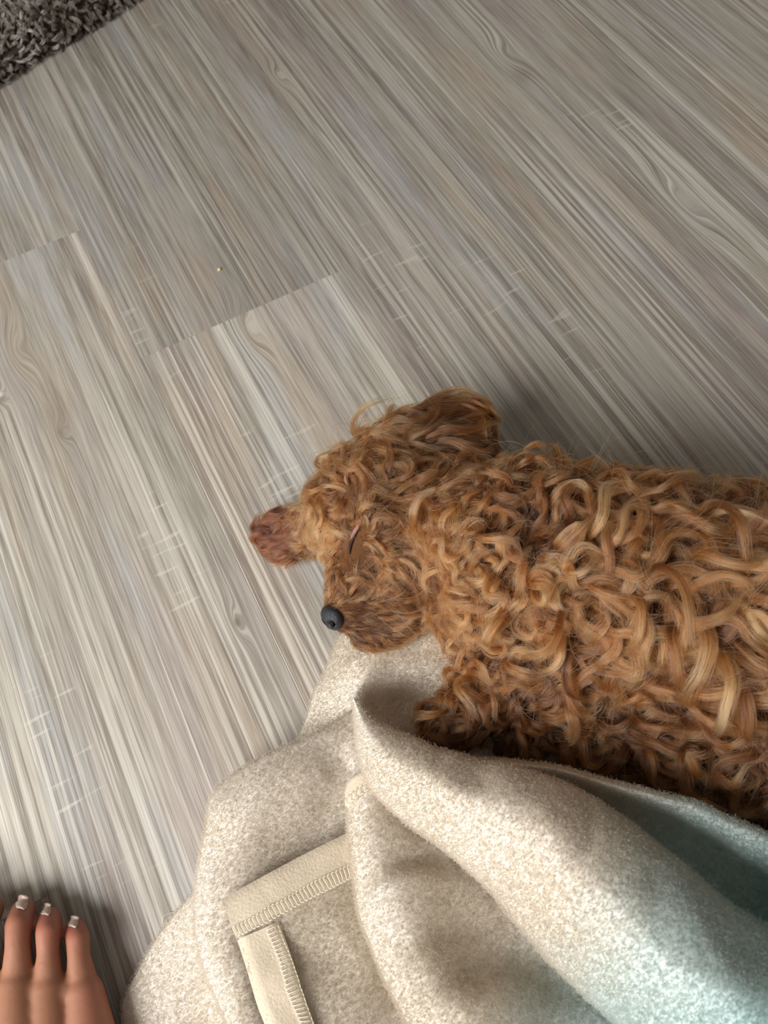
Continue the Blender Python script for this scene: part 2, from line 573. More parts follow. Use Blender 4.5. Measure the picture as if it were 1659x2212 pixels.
def build_rug():
    root = empty('shaggy_rug', (float(E0[0]), float(E0[1]), 0))
    tag(root, 'grey-brown shaggy rug with thick tangled pile lying on the plank floor', 'rug')
    d = unit((E1 - E0)[:2])
    nrm = np.array([-d[1], d[0]])
    if nrm[1] < 0: nrm = -nrm
    # outline: a rounded corner near the end of the visible edge
    L, Wd, rad = 0.20 + float(np.linalg.norm(E1 - E0)) + 0.13, 0.42, 0.16
    a0 = E0[:2] - d * 0.20
    out = []
    n = 64

    def ring(inset, z):
        pts = []
        cs = [(rad, rad, 180), (L - rad, rad, 270), (L - rad, Wd - rad, 0), (rad, Wd - rad, 90)]
        for cx, cy, a in cs:
            for i in range(12):
                th = math.radians(a + 90 * i / 11)
                r = max(rad - inset, 0.004)
                u, v = cx + r * math.cos(th), cy + r * math.sin(th)
                q = a0 + d * u + nrm * v
                pts.append((q[0], q[1], z))
        return pts
    prof = [(0.004, 0.001), (0.0, 0.006), (0.001, 0.018), (0.008, 0.027), (0.022, 0.031), (0.06, 0.033), (0.12, 0.033)]
    V, F = [], []
    for ins, z in prof:
        V += ring(ins, z)
    m = 48
    for i in range(len(prof) - 1):
        for k in range(m):
            F.append((i * m + k, i * m + (k + 1) % m, (i + 1) * m + (k + 1) % m, (i + 1) * m + k))
    F.append(tuple(range((len(prof) - 1) * m, len(prof) * m)))
    F.append(tuple(reversed(range(m))))
    base = mesh_obj('backing', V, F, MAT['rugback'], root)
    Vv, T, N = tri_mesh(base)
    p, nn = scatter(Vv, T, N, 60000)
    vis = (p[:, 1] < 1.20) & (p[:, 2] > 0.003) & (p[:, 0] > -0.25)
    p, nn = p[vis], nn[vis]
    k = spread(p, 0.0034)
    p, nn = p[k], nn[k]
    # yarn tufts: short fat twists that lean different ways
    M_, K = 14, 6
    n = len(p)
    fld = np.sin(p[:, 0] * 55 + 2 * np.sin(p[:, 1] * 40)) * 1.4 + np.sin(p[:, 1] * 70 + p[:, 0] * 30) * 1.2
    ang = fld + rng.normal(0, 1.1, n)
    tx = unit(np.cross(nn, np.array([0.3, 0.8, 0.1])))
    ty = np.cross(nn, tx)
    lean = tx * np.cos(ang)[:, None] + ty * np.sin(ang)[:, None]
    Lh = rng.uniform(0.007, 0.013, n)
    t = np.linspace(0, 1, K)
    G = p[:, None] + nn[:, None] * (Lh[:, None] * (0.75 * np.sin(t * 1.7)[None]))[:, :, None] + lean[:, None] * (Lh[:, None] * (t ** 1.6)[None] * 0.8)[:, :, None]
    off = unit(rng.normal(size=(n, M_, 3))) * (rng.random((n, M_, 1)) ** 0.5)
    wd_ = np.interp(t, [0, .3, .75, 1], [0.0014, 0.0018, 0.0020, 0.0018])
    P = G[:, None] + off[:, :, None] * wd_[None, None, :, None]
    P = P + rng.normal(0, 0.00025, P.shape)
    P[..., 2] = np.maximum(P[..., 2], 0.0006)
    tint = np.clip(0.42 + 0.16 * np.sin(p[:, 0] * 47 + 1.3) + rng.normal(0, 0.18, n), 0, 1)
    tint = np.clip(np.repeat(tint, M_) + rng.normal(0, 0.10, n * M_), 0, 1)
    R = np.full((n * M_, K), 0.00022) * np.interp(t, [0, .8, 1], [1, 1, .5])
    pl = curves_obj('pile', P.reshape(-1, K, 3), R, tint, MAT['pile'], root)
    pl['kind'] = 'stuff'


build_rug()


# ================================================================ fleece blanket
def mirror_pile(o, dens, L, parent_o, mat, seed_scale=1.0, M_=9):
    """short curled fleece nap on one sheet, child of that sheet"""
    V, T, N = tri_mesh(o)
    ar = np.linalg.norm(np.cross(V[T[:, 1]] - V[T[:, 0]], V[T[:, 2]] - V[T[:, 0]]), axis=1).sum() / 2
    n = int(ar * dens)
    p, nn = scatter(V, T, N, n)
    tx = unit(np.cross(nn, np.array([0.2, 0.9, 0.05])))
    ty = np.cross(nn, tx)
    q = p * 1000
    ang = 1.8 * np.sin(q[:, 0] * .55 + 1.5 * np.sin(q[:, 1] * .43)) + 1.8 * np.sin(q[:, 1] * .61 + 1.3 * np.sin(q[:, 0] * .37)) + rng.normal(0, .5, n)
    lean = tx * np.cos(ang)[:, None] + ty * np.sin(ang)[:, None]
    K = 4
    t = np.linspace(0, 1, K)
    Lh = L * rng.uniform(0.7, 1.25, n)
    G = p[:, None] - nn[:, None] * 0.0003 + nn[:, None] * (Lh[:, None] * (np.sin(t * 2.0) * 0.8)[None])[:, :, None] + lean[:, None] * (Lh[:, None] * (t ** 1.5 * 0.5)[None])[:, :, None]
    off = rng.normal(size=(n, M_, 3)) * 0.0007
    wid = np.interp(t, [0, .5, 1], [1.5, 1.2, 0.55])
    P = G[:, None] + off[:, :, None] * wid[None, None, :, None]
    R = np.full((n * M_, K), 0.000085) * np.interp(t, [0, .7, 1], [1, 1, .5])
    c = curves_obj('nap', P.reshape(-1, K, 3), R, np.zeros(n * M_), mat, parent_o)
    c['kind'] = 'stuff'
    return c


def sheet(name, grid, nu, nv, creases, mat, parent, zs=1.0, ripple=0.0008):
    """a draped sheet through a grid of (px, py, height) points; creases = (polyline px, width m, depth m)"""
    C = np.array([[at(x, y, z * zs) for x, y, z in row] for row in grid])
    Wu, Wv = cr_weights(nu, C.shape[0]), cr_weights(nv, C.shape[1])
    S = np.einsum('ia,abk,jb->ijk', Wu, C, Wv)
    du = np.gradient(S, axis=0)
    dv = np.gradient(S, axis=1)
    N = unit(np.cross(du, dv))
    if N[nu // 2, nv // 2, 2] < 0: N = -N
    D = np.zeros((nu, nv))
    Z = np.array([[q[2] * zs for q in row] for row in grid])
    for line, w, dep in creases:
        zc = float(Z.mean())
        ln = smooth_line([at(x, y, zc)[:2] for x, y in line], 40)
        # compare along sight lines near the sheet: use the floor plan
        d2 = ((S[:, :, None, :2] - ln[None, None]) ** 2).sum(-1)
        k = d2.argmin(-1)
        dist = np.sqrt(d2.min(-1))
        fade = np.sin(np.pi * np.clip((k + 1.5) / 42, 0, 1)) ** 1.0
        D -= 0.75 * dep * fade * np.exp(-(dist / (1.3 * w)) ** 2)
    x, y = S[..., 0], S[..., 1]
    D += ripple * (np.sin(x * 95 + 2 * np.sin(y * 60)) * np.sin(y * 80 + 1.5 * np.sin(x * 70)))
    S = S + N * D[..., None]
    V = S.reshape(-1, 3)
    F = []
    flip = np.cross(du, dv)[nu // 2, nv // 2, 2] < 0
    for i in range(nu - 1):
        for j in range(nv - 1):
            f = (i * nv + j, (i + 1) * nv + j, (i + 1) * nv + j + 1, i * nv + j + 1)
            F.append(f[::-1] if flip else f)
    o = mesh_obj(name, V, F, mat, parent)
    return o, S


def thicken(o, t):
    md = o.modifiers.new('solidify', 'SOLIDIFY')
    md.thickness = t
    md.offset = -1.0


BL = at(700, 1900, 0)
blanket = empty('fleece_blanket', (float(BL[0]), float(BL[1]), 0))
tag(blanket, 'crumpled cream fleece blanket with stitched beige hem, tucked under the puppy', 'blanket')

SHEETS = {}
# lowest layer, lying on the floor at the near left
SHEETS['a'] = sheet('fold', [
    [(432, 1935, .002), (428, 1920, .010), (470, 1880, .014), (560, 1880, .014)],
    [(372, 2000, .001), (366, 1996, .009), (440, 1990, .015), (560, 2000, .014)],
    [(318, 2090, .001), (310, 2086, .008), (410, 2090, .015), (570, 2100, .014)],
    [(280, 2190, .001), (270, 2186, .008), (390, 2190, .014), (590, 2200, .014)],
    [(330, 2330, .001), (320, 2330, .007), (430, 2330, .013), (640, 2330, .014)]], 50, 40,
    [([(400, 2212), (455, 2120), (520, 2060)], .006, .004), ([(300, 2160), (370, 2080), (440, 2010)], .01, .002)], MAT['cloth'], blanket)
# piece running up under the chin
SHEETS['c'] = sheet('fold', [
    [(745, 1385, .001), (738, 1372, .010), (790, 1340, .020), (880, 1310, .022), (1040, 1290, .022)],
    [(722, 1430, .001), (714, 1424, .010), (775, 1412, .022), (870, 1390, .024), (1040, 1360, .022)],
    [(698, 1486, .001), (688, 1480, .010), (758, 1470, .022), (860, 1460, .022), (1040, 1430, .020)],
    [(678, 1540, .001), (668, 1536, .009), (745, 1530, .017), (850, 1530, .016), (1040, 1520, .014)],
    [(655, 1610, .001), (642, 1606, .008), (730, 1610, .012), (850, 1610, .012), (1040, 1610, .010)]], 60, 60,
    [([(745, 1440), (712, 1510), (690, 1580)], .005, .003), ([(800, 1400), (770, 1450), (740, 1500)], .007, -.004)], MAT['cloth'], blanket)
# broad fold on the left with a fat rolled edge
SHEETS['b'] = sheet('fold', [
    [(500, 1735, 0.006), (500, 1716, 0.011), (575, 1668, 0.014), (660, 1625, 0.01), (770, 1560, 0.002), (880, 1500, 0.001)],
    [(486, 1722, 0.01), (470, 1699, 0.026), (558, 1640, 0.032), (650, 1600, 0.028), (760, 1540, 0.02), (870, 1480, 0.014)],
    [(476, 1770, 0.01), (452, 1752, 0.034), (540, 1715, 0.043), (650, 1680, 0.038), (765, 1630, 0.028), (880, 1570, 0.02)],
    [(462, 1860, 0.008), (432, 1860, 0.034), (510, 1830, 0.042), (640, 1790, 0.032), (765, 1740, 0.02), (890, 1680, 0.016)],
    [(452, 1960, 0.008), (422, 1960, 0.034), (490, 1955, 0.041), (600, 1920, 0.028), (765, 1860, 0.018), (890, 1790, 0.014)],
    [(468, 2070, 0.008), (438, 2070, 0.034), (500, 2065, 0.04), (600, 2040, 0.027), (765, 1990, 0.017), (900, 1930, 0.013)],
    [(516, 2190, 0.008), (484, 2195, 0.034), (540, 2190, 0.04), (640, 2170, 0.027), (800, 2120, 0.017), (920, 2060, 0.013)],
    [(580, 2320, 0.008), (550, 2325, 0.034), (600, 2320, 0.04), (700, 2300, 0.027), (850, 2250, 0.017), (960, 2200, 0.013)]], 100, 80,
    [([(480, 1890), (560, 1835), (660, 1785), (760, 1730)], .004, .0022), ([(500, 1700), (620, 1645), (760, 1590)], .004, .0015),
     ([(700, 1680), (740, 1650), (765, 1640)], .008, .004)], MAT['cloth'], blanket)
# flap with the sewn corner
SHEETS['d'] = sheet('fold', [
    [(490, 1952, 0.035), (568, 1912, 0.034), (655, 1862, 0.029), (760, 1810, 0.025), (870, 1760, 0.02)],
    [(490, 1956, 0.0465), (566, 1912, 0.044), (655, 1863, 0.039), (759, 1810, 0.035), (860, 1745, 0.028)],
    [(513, 2014, 0.048), (588, 1968, 0.046), (680, 1920, 0.041), (775, 1870, 0.034), (870, 1820, 0.027)],
    [(540, 2100, 0.049), (620, 2060, 0.046), (705, 2020, 0.04), (795, 1975, 0.032), (890, 1930, 0.026)],
    [(570, 2185, 0.049), (648, 2150, 0.046), (735, 2115, 0.04), (825, 2070, 0.031), (910, 2030, 0.026)],
    [(612, 2300, 0.049), (690, 2270, 0.046), (790, 2230, 0.04), (880, 2180, 0.031), (960, 2140, 0.026)]], 80, 70,
    [([(560, 1905), (575, 1935), (590, 1965)], .003, .0016), ([(640, 2150), (700, 2110), (760, 2060)], .012, .003)], MAT['cloth'], blanket)
# middle fold with cross wrinkles
SHEETS['e'] = sheet('fold', [
    [(790, 1690, 0.022), (772, 1672, 0.042), (800, 1650, 0.05), (870, 1620, 0.038), (980, 1620, 0.026)],
    [(782, 1720, 0.022), (755, 1700, 0.044), (795, 1700, 0.054), (880, 1700, 0.042), (1020, 1720, 0.028)],
    [(782, 1790, 0.022), (751, 1785, 0.046), (800, 1780, 0.058), (910, 1780, 0.044), (1080, 1800, 0.03)],
    [(788, 1870, 0.022), (757, 1870, 0.047), (812, 1865, 0.059), (950, 1860, 0.044), (1140, 1890, 0.032)],
    [(812, 1965, 0.024), (776, 1970, 0.049), (845, 1950, 0.061), (990, 1945, 0.046), (1190, 1980, 0.034)],
    [(842, 2045, 0.024), (804, 2052, 0.051), (885, 2030, 0.063), (1040, 2030, 0.046), (1250, 2070, 0.036)],
    [(884, 2130, 0.026), (844, 2140, 0.053), (930, 2110, 0.065), (1090, 2110, 0.048), (1310, 2150, 0.038)],
    [(936, 2210, 0.026), (894, 2222, 0.056), (990, 2190, 0.07), (1150, 2190, 0.054), (1370, 2230, 0.041)],
    [(1000, 2320, 0.026), (965, 2335, 0.056), (1060, 2310, 0.07), (1220, 2300, 0.054), (1440, 2330, 0.041)]], 120, 90,
    [([(785, 1912), (864, 1869), (960, 1845)], .0045, .006), ([(815, 1905), (900, 1900), (1060, 1924)], .006, -.0055),
     ([(850, 2056), (961, 2013), (1110, 1975)], .007, .0045), ([(870, 2000), (980, 1970), (1080, 1950)], .008, -.003),
     ([(895, 2135), (991, 2112), (1037, 2098), (1160, 2046)], .007, .0048), ([(920, 2165), (1040, 2140), (1180, 2150)], .010, -.006),
     ([(880, 1760), (960, 1800), (1040, 1860)], .008, .003)], MAT['cloth'], blanket)
# inner side of the loop in front of the paws
SHEETS['g'] = sheet('fold', [
    [(850, 1395, .016), (828, 1392, .026), (880, 1360, .028), (960, 1330, .028), (1080, 1310, .026)],
    [(835, 1440, .020), (812, 1428, .034), (880, 1415, .034), (960, 1395, .031), (1080, 1380, .026)],
    [(815, 1480, .026), (790, 1468, .043), (875, 1465, .034), (960, 1455, .029), (1080, 1450, .024)],
    [(800, 1520, .034), (768, 1506, .051), (850, 1520, .030), (950, 1520, .025), (1080, 1520, .022)],
    [(800, 1550, .034), (775, 1530, .052), (850, 1560, .030), (950, 1590, .024), (1080, 1600, .022)],
    [(820, 1580, .034), (800, 1560, .050), (870, 1600, .030), (970, 1650, .022), (1100, 1680, .020)]], 70, 60,
    [([(860, 1480), (910, 1490), (960, 1475)], .006, .004), ([(850, 1450), (920, 1445), (990, 1450)], .006, -.004)], MAT['cloth'], blanket)
# the part the puppy lies on
SHEETS['i'] = sheet('fold', [
    [(900, 1480, .002), (1100, 1440, .004), (1400, 1440, .004), (1700, 1480, .004), (1900, 1500, .004)],
    [(890, 1560, .006), (1100, 1560, .008), (1400, 1560, .007), (1700, 1600, .007), (1900, 1620, .006)],
    [(900, 1660, .012), (1100, 1680, .014), (1400, 1720, .012), (1700, 1760, .010), (1900, 1780, .008)],
    [(930, 1760, .014), (1130, 1800, .016), (1400, 1860, .014), (1700, 1920, .012), (1900, 1940, .010)]], 30, 50, [], MAT['cloth'], blanket)
# slope behind the roll, rising to a crest beside the puppy's belly
SHEETS['h'] = sheet('fold', [
    [(1000, 1652, .020), (985, 1636, .050), (1010, 1660, .050), (1050, 1720, .040)],
    [(1100, 1668, .020), (1100, 1648, .058), (1110, 1680, .054), (1130, 1760, .040)],
    [(1205, 1680, .020), (1205, 1659, .066), (1205, 1700, .058), (1215, 1800, .040)],
    [(1325, 1714, .020), (1318, 1690, .072), (1310, 1750, .058), (1310, 1870, .040)],
    [(1425, 1742, .020), (1415, 1715, .075), (1400, 1800, .056), (1400, 1950, .040)],
    [(1530, 1775, .020), (1515, 1746, .077), (1500, 1860, .052), (1500, 2040, .040)],
    [(1640, 1824, .020), (1620, 1795, .078), (1600, 1930, .050), (1600, 2100, .040)],
    [(1760, 1872, .020), (1740, 1842, .078), (1720, 2000, .050), (1720, 2200, .040)],
    [(1880, 1922, .020), (1860, 1890, .078), (1840, 2060, .050), (1840, 2260, .040)]], 110, 50,
    [([(1180, 1690), (1300, 1730), (1420, 1800)], .004, .001)], MAT['cloth'], blanket, zs=1.15)
# big roll in front
SHEETS['f'] = sheet('fold', [
    [(790, 1530, .034), (768, 1508, .050), (764, 1518, .053), (767, 1545, .044), (790, 1560, .030)],
    [(830, 1590, .036), (812, 1556, .053), (795, 1590, .061), (776, 1625, .046), (805, 1630, .030)],
    [(905, 1640, .040), (905, 1602, .058), (865, 1655, .069), (806, 1705, .048), (838, 1690, .030)],
    [(1000, 1680, .044), (1005, 1637, .064), (955, 1700, .078), (880, 1773, .052), (905, 1740, .030)],
    [(1110, 1710, .048), (1120, 1662, .071), (1060, 1750, .087), (985, 1848, .056), (1010, 1800, .032)],
    [(1230, 1755, .052), (1246, 1706, .079), (1160, 1820, .096), (1058, 1918, .058), (1090, 1870, .034)],
    [(1340, 1830, .052), (1357, 1779, .086), (1255, 1905, .104), (1115, 1992, .060), (1160, 1950, .036)],
    [(1425, 1900, .052), (1446, 1849, .090), (1345, 1985, .110), (1180, 2064, .064), (1230, 2030, .038)],
    [(1520, 1980, .052), (1540, 1930, .092), (1440, 2070, .115), (1255, 2140, .068), (1310, 2100, .040)],
    [(1620, 2050, .052), (1640, 1998, .094), (1545, 2150, .119), (1345, 2216, .072), (1400, 2170, .042)],
    [(1740, 2100, .052), (1760, 2050, .094), (1660, 2240, .120), (1450, 2310, .074), (1500, 2260, .044)],
    [(1860, 2150, .052), (1880, 2100, .094), (1780, 2330, .120), (1560, 2410, .074), (1610, 2360, .044)]], 150, 80,
    [([(1150, 1720), (1162, 1800), (1200, 1900)], .007, -.0028), ([(1185, 1740), (1130, 1790), (1110, 1860)], .009, .003),
     ([(1247, 1730), (1240, 1810), (1205, 1900), (1195, 1980)], .0028, .0020),
     ([(1365, 1870), (1355, 1930), (1350, 2010)], .006, .0030), ([(1300, 2030), (1380, 2030), (1440, 2010)], .009, .004),
     ([(960, 1655), (1010, 1690), (1050, 1670)], .007, .0035), ([(955, 1620), (945, 1650), (935, 1670)], .003, .001),
     ([(1450, 1960), (1500, 2040), (1560, 2090)], .012, .003)], MAT['cloth'], blanket, zs=1.2)

for key, (o, S) in SHEETS.items():
    mirror_pile(o, 900000, 0.0013, o, MAT['fuzz'], M_=4)
    thicken(o, 0.0022)


def project(S, px, py):
    """point of a sheet (array S) that the survey pixel meets, and its normal"""
    d = at(px, py, 0) - np.array([0, 0, H])
    d = d / np.linalg.norm(d)
    rel = S - np.array([0, 0, H])
    t = rel @ d
    dist = ((rel - t[..., None] * d) ** 2).sum(-1)
    i = np.unravel_index(dist.argmin(), dist.shape)
    a = S[min(i[0] + 1, S.shape[0] - 1), i[1]] - S[max(i[0] - 1, 0), i[1]]
    b = S[i[0], min(i[1] + 1, S.shape[1] - 1)] - S[i[0], max(i[1] - 1, 0)]
    n = unit(np.cross(a, b))
    if n[2] < 0: n = -n
    dn = d @ n
    ti = (rel[i] @ n) / dn if dn < -0.35 else t[i]
    return np.array([0, 0, H]) + ti * d, n


def hem(S, outer, inner, ladder, parent, nl=60, nw=8):
    """a flat suede band sewn on a sheet, with its ladder of stitches between inner edge and ladder line"""
    A, B = smooth_line(outer, nl), smooth_line(inner, nl)
    V = []
    for i in range(nl):
        for j in range(nw):
            t = j / (nw - 1)
            q = A[i] * (1 - t) + B[i] * t
            p, n = project(S, *q)
            lift = 0.0026 * (1.0 if 0 < j < nw - 1 else 0.0) + 0.0006
            V.append(p + n * lift)
    V = np.array(V)
    G = V.reshape(nl, nw, 3)
    # let the stiff band bridge dips in the fleece: smooth its height only
    d_ = unit(G - np.array([0, 0, H]))
    Zs = G[..., 2].copy()
    med = np.median(Zs[:, 2:-2], axis=1)[:, None]
    Zs = np.clip(Zs, med - 0.0012, med + 0.0012)
    for _ in range(12):
        Zs[1:-1] = (Zs[:-2] + 2 * Zs[1:-1] + Zs[2:]) / 4
    edge_drop = np.zeros(nw)
    edge_drop[0] = edge_drop[-1] = 0.0018
    Zs = Zs - edge_drop[None]
    G = np.array([0, 0, H]) + d_ * ((Zs - H) / d_[..., 2])[..., None]
    F = []
    c = np.cross(G[1, 0] - G[0, 0], G[0, 1] - G[0, 0])[2]
    for i in range(nl - 1):
        for j in range(nw - 1):
            f = (i * nw + j, (i + 1) * nw + j, (i + 1) * nw + j + 1, i * nw + j + 1)
            F.append(f if c > 0 else f[::-1])
    o = mesh_obj('hem_band', G.reshape(-1, 3), F, MAT['band'], parent)
    Lr = smooth_line(ladder, nl)
    paths = []
    lines = ([], [])
    ln_ = np.concatenate([[0], np.cumsum(np.linalg.norm(np.diff(Lr, axis=0), axis=1))])
    for s in np.arange(6, ln_[-1] - 4, 9.5):
        a = np.array([np.interp(s, ln_, Lr[:, 0]), np.interp(s, ln_, Lr[:, 1])])
        b = np.array([np.interp(s + 2, ln_, B[:, 0]), np.interp(s + 2, ln_, B[:, 1])])
        k = int(np.interp(s, ln_, np.arange(nl)))
        b = B[k] * 0.88 + Lr[k] * 0.12
        b = b + (a - Lr[k])
        seg = []
        for t in np.linspace(0, 1, 4):
            p, n = project(S, *(a * (1 - t) + b * t))
            seg.append(p + n * (0.0040 + 0.0004 * math.sin(math.pi * t)))
        paths.append(seg)
        lines[0].append(a)
        lines[1].append(b)
    for l in lines:
        for q0, q1 in zip(l[:-1], l[1:]):
            seg = []
            for t in (0.08, .5, 0.92):
                p, n = project(S, *(q0 * (1 - t) + q1 * t))
                seg.append(p + n * (0.0038 + 0.0005 * math.sin(math.pi * t)))
            paths.append(seg)
    Vt, Ft = tube_mesh(paths, 0.00021, 5)
    mesh_obj('stitching', Vt, Ft, MAT['thread'], o)


SD, SE = SHEETS['d'][1][18:], SHEETS['e'][1][6:, 19:]
hem(SD, [(479, 1943), (560, 1898), (650, 1850), (754, 1797), (800, 1774)], [(512, 2030), (598, 1986), (695, 1933), (763, 1897), (800, 1878)],
    [(500, 2007), (585, 1962), (680, 1906), (757, 1864), (800, 1842)], blanket)
hem(SD, [(513, 2032), (535, 2100), (556, 2172), (572, 2214), (600, 2290)], [(602, 1990), (624, 2050), (646, 2120), (680, 2214), (710, 2290)],
    [(576, 2004), (597, 2066), (618, 2134), (650, 2214), (680, 2290)], blanket)
hem(SE, [(756, 1690), (772, 1676), (795, 1662), (830, 1640)], [(757, 1748), (776, 1730), (806, 1704), (840, 1680)],
    [(756, 1730), (774, 1712), (802, 1690), (836, 1668)], blanket, nl=24)


# ================================================================ puppy
def ball(px, py, z, rpx):
    return at(px, py, z), rpx * mpp(px, py, z)


PC = at(1300, 1300, 0)
puppy = empty('puppy', (float(PC[0]), float(PC[1]), 0))
tag(puppy, 'curly apricot-brown puppy asleep on its side, head resting on the cream blanket', 'dog')
B_ = ball
body_chains = [
    # trunk
    [B_(930, 1140, .056, 112), B_(1020, 1170, .058, 150), B_(1130, 1205, .062, 196), B_(1300, 1262, .066, 222), B_(1490, 1305, .067, 232),
     B_(1670, 1350, .067, 238), B_(1830, 1390, .064, 210), B_(1930, 1420, .058, 160)],
    # chest and belly
    [B_(1060, 1300, .050, 120), B_(1150, 1390, .046, 140), B_(1350, 1450, .042, 130), B_(1560, 1500, .042, 140)],
    [B_(1250, 1545, .034, 72), B_(1400, 1600, .032, 78), B_(1560, 1650, .034, 88)],
    # near front leg
    [B_(1140, 1390, .052, 100), B_(1090, 1470, .045, 70), B_(1010, 1540, .044, 52), B_(955, 1565, .042, 44)],
    # second front leg behind it
    [B_(1200, 1450, .040, 80), B_(1180, 1540, .034, 50), B_(1120, 1590, .030, 44)],
    # thigh and hind leg
    [B_(1700, 1480, .052, 170), B_(1620, 1590, .046, 120), B_(1540, 1660, .036, 80)],
    [B_(1540, 1660, .036, 70), B_(1620, 1720, .030, 62), B_(1700, 1780, .028, 55)],
    # tail
    [B_(1930, 1420, .05, 60), B_(2040, 1480, .04, 45), B_(2090, 1560, .035, 40)],
    # skull
    [B_(905, 1085, .056, 112), B_(830, 1085, .060, 122), B_(785, 1100, .062, 112)],
    [B_(790, 1110, .072, 84), B_(815, 1130, .078, 66)],
    [B_(740, 1130, .052, 72), B_(765, 1160, .055, 78)],
    # cheek
    [B_(860, 1150, .062, 92), B_(865, 1220, .058, 88), B_(880, 1290, .046, 62)],
    # muzzle
    [B_(790, 1195, .064, 74), B_(770, 1255, .062, 60), B_(748, 1310, .057, 45), B_(736, 1333, .054, 33)],
    [B_(830, 1255, .056, 66), B_(800, 1310, .050, 50), B_(770, 1345, .047, 32)],
    # lower jaw
    [B_(885, 1310, .042, 58), B_(845, 1350, .040, 42), B_(800, 1378, .038, 27), B_(775, 1384, .037, 20)],
    # far ear on the floor
    [B_(700, 1110, .034, 34), B_(660, 1130, .022, 40), B_(615, 1140, .014, 42), B_(592, 1150, .012, 34)],
    [B_(690, 1150, .030, 30), B_(640, 1170, .016, 38), B_(600, 1178, .012, 32)],
    # near ear flipped back
    [B_(835, 965, .074, 40), B_(890, 935, .076, 40), B_(950, 915, .070, 38), B_(1010, 908, .064, 30)],
    [B_(905, 965, .078, 32), B_(960, 955, .074, 36), B_(1020, 945, .066, 34)],
    [B_(960, 985, .078, 26), B_(1015, 985, .072, 30), B_(1040, 1000, .068, 22)],
]
body = blob('body', body_chains, 0.0024, 10, MAT['hide'], puppy)
BV, BT, BN = tri_mesh(body)
bvh = BVHTree.FromPolygons([tuple(v) for v in BV], [tuple(t) for t in BT])


def to_px(p):
    r = p - np.array([0, 0, H])
    c = np.stack([r[:, 0] * k[0] + r[:, 1] * k[1] + r[:, 2] * k[2] for k in (np.array([_X[0], _Y[0], _Z[0]]), np.array([_X[1], _Y[1], _Z[1]]), np.array([_X[2], _Y[2], _Z[2]]))], 1)
    return np.stack([CX + F_PX * c[:, 0] / c[:, 2], CY + F_PX * c[:, 1] / c[:, 2]], 1)


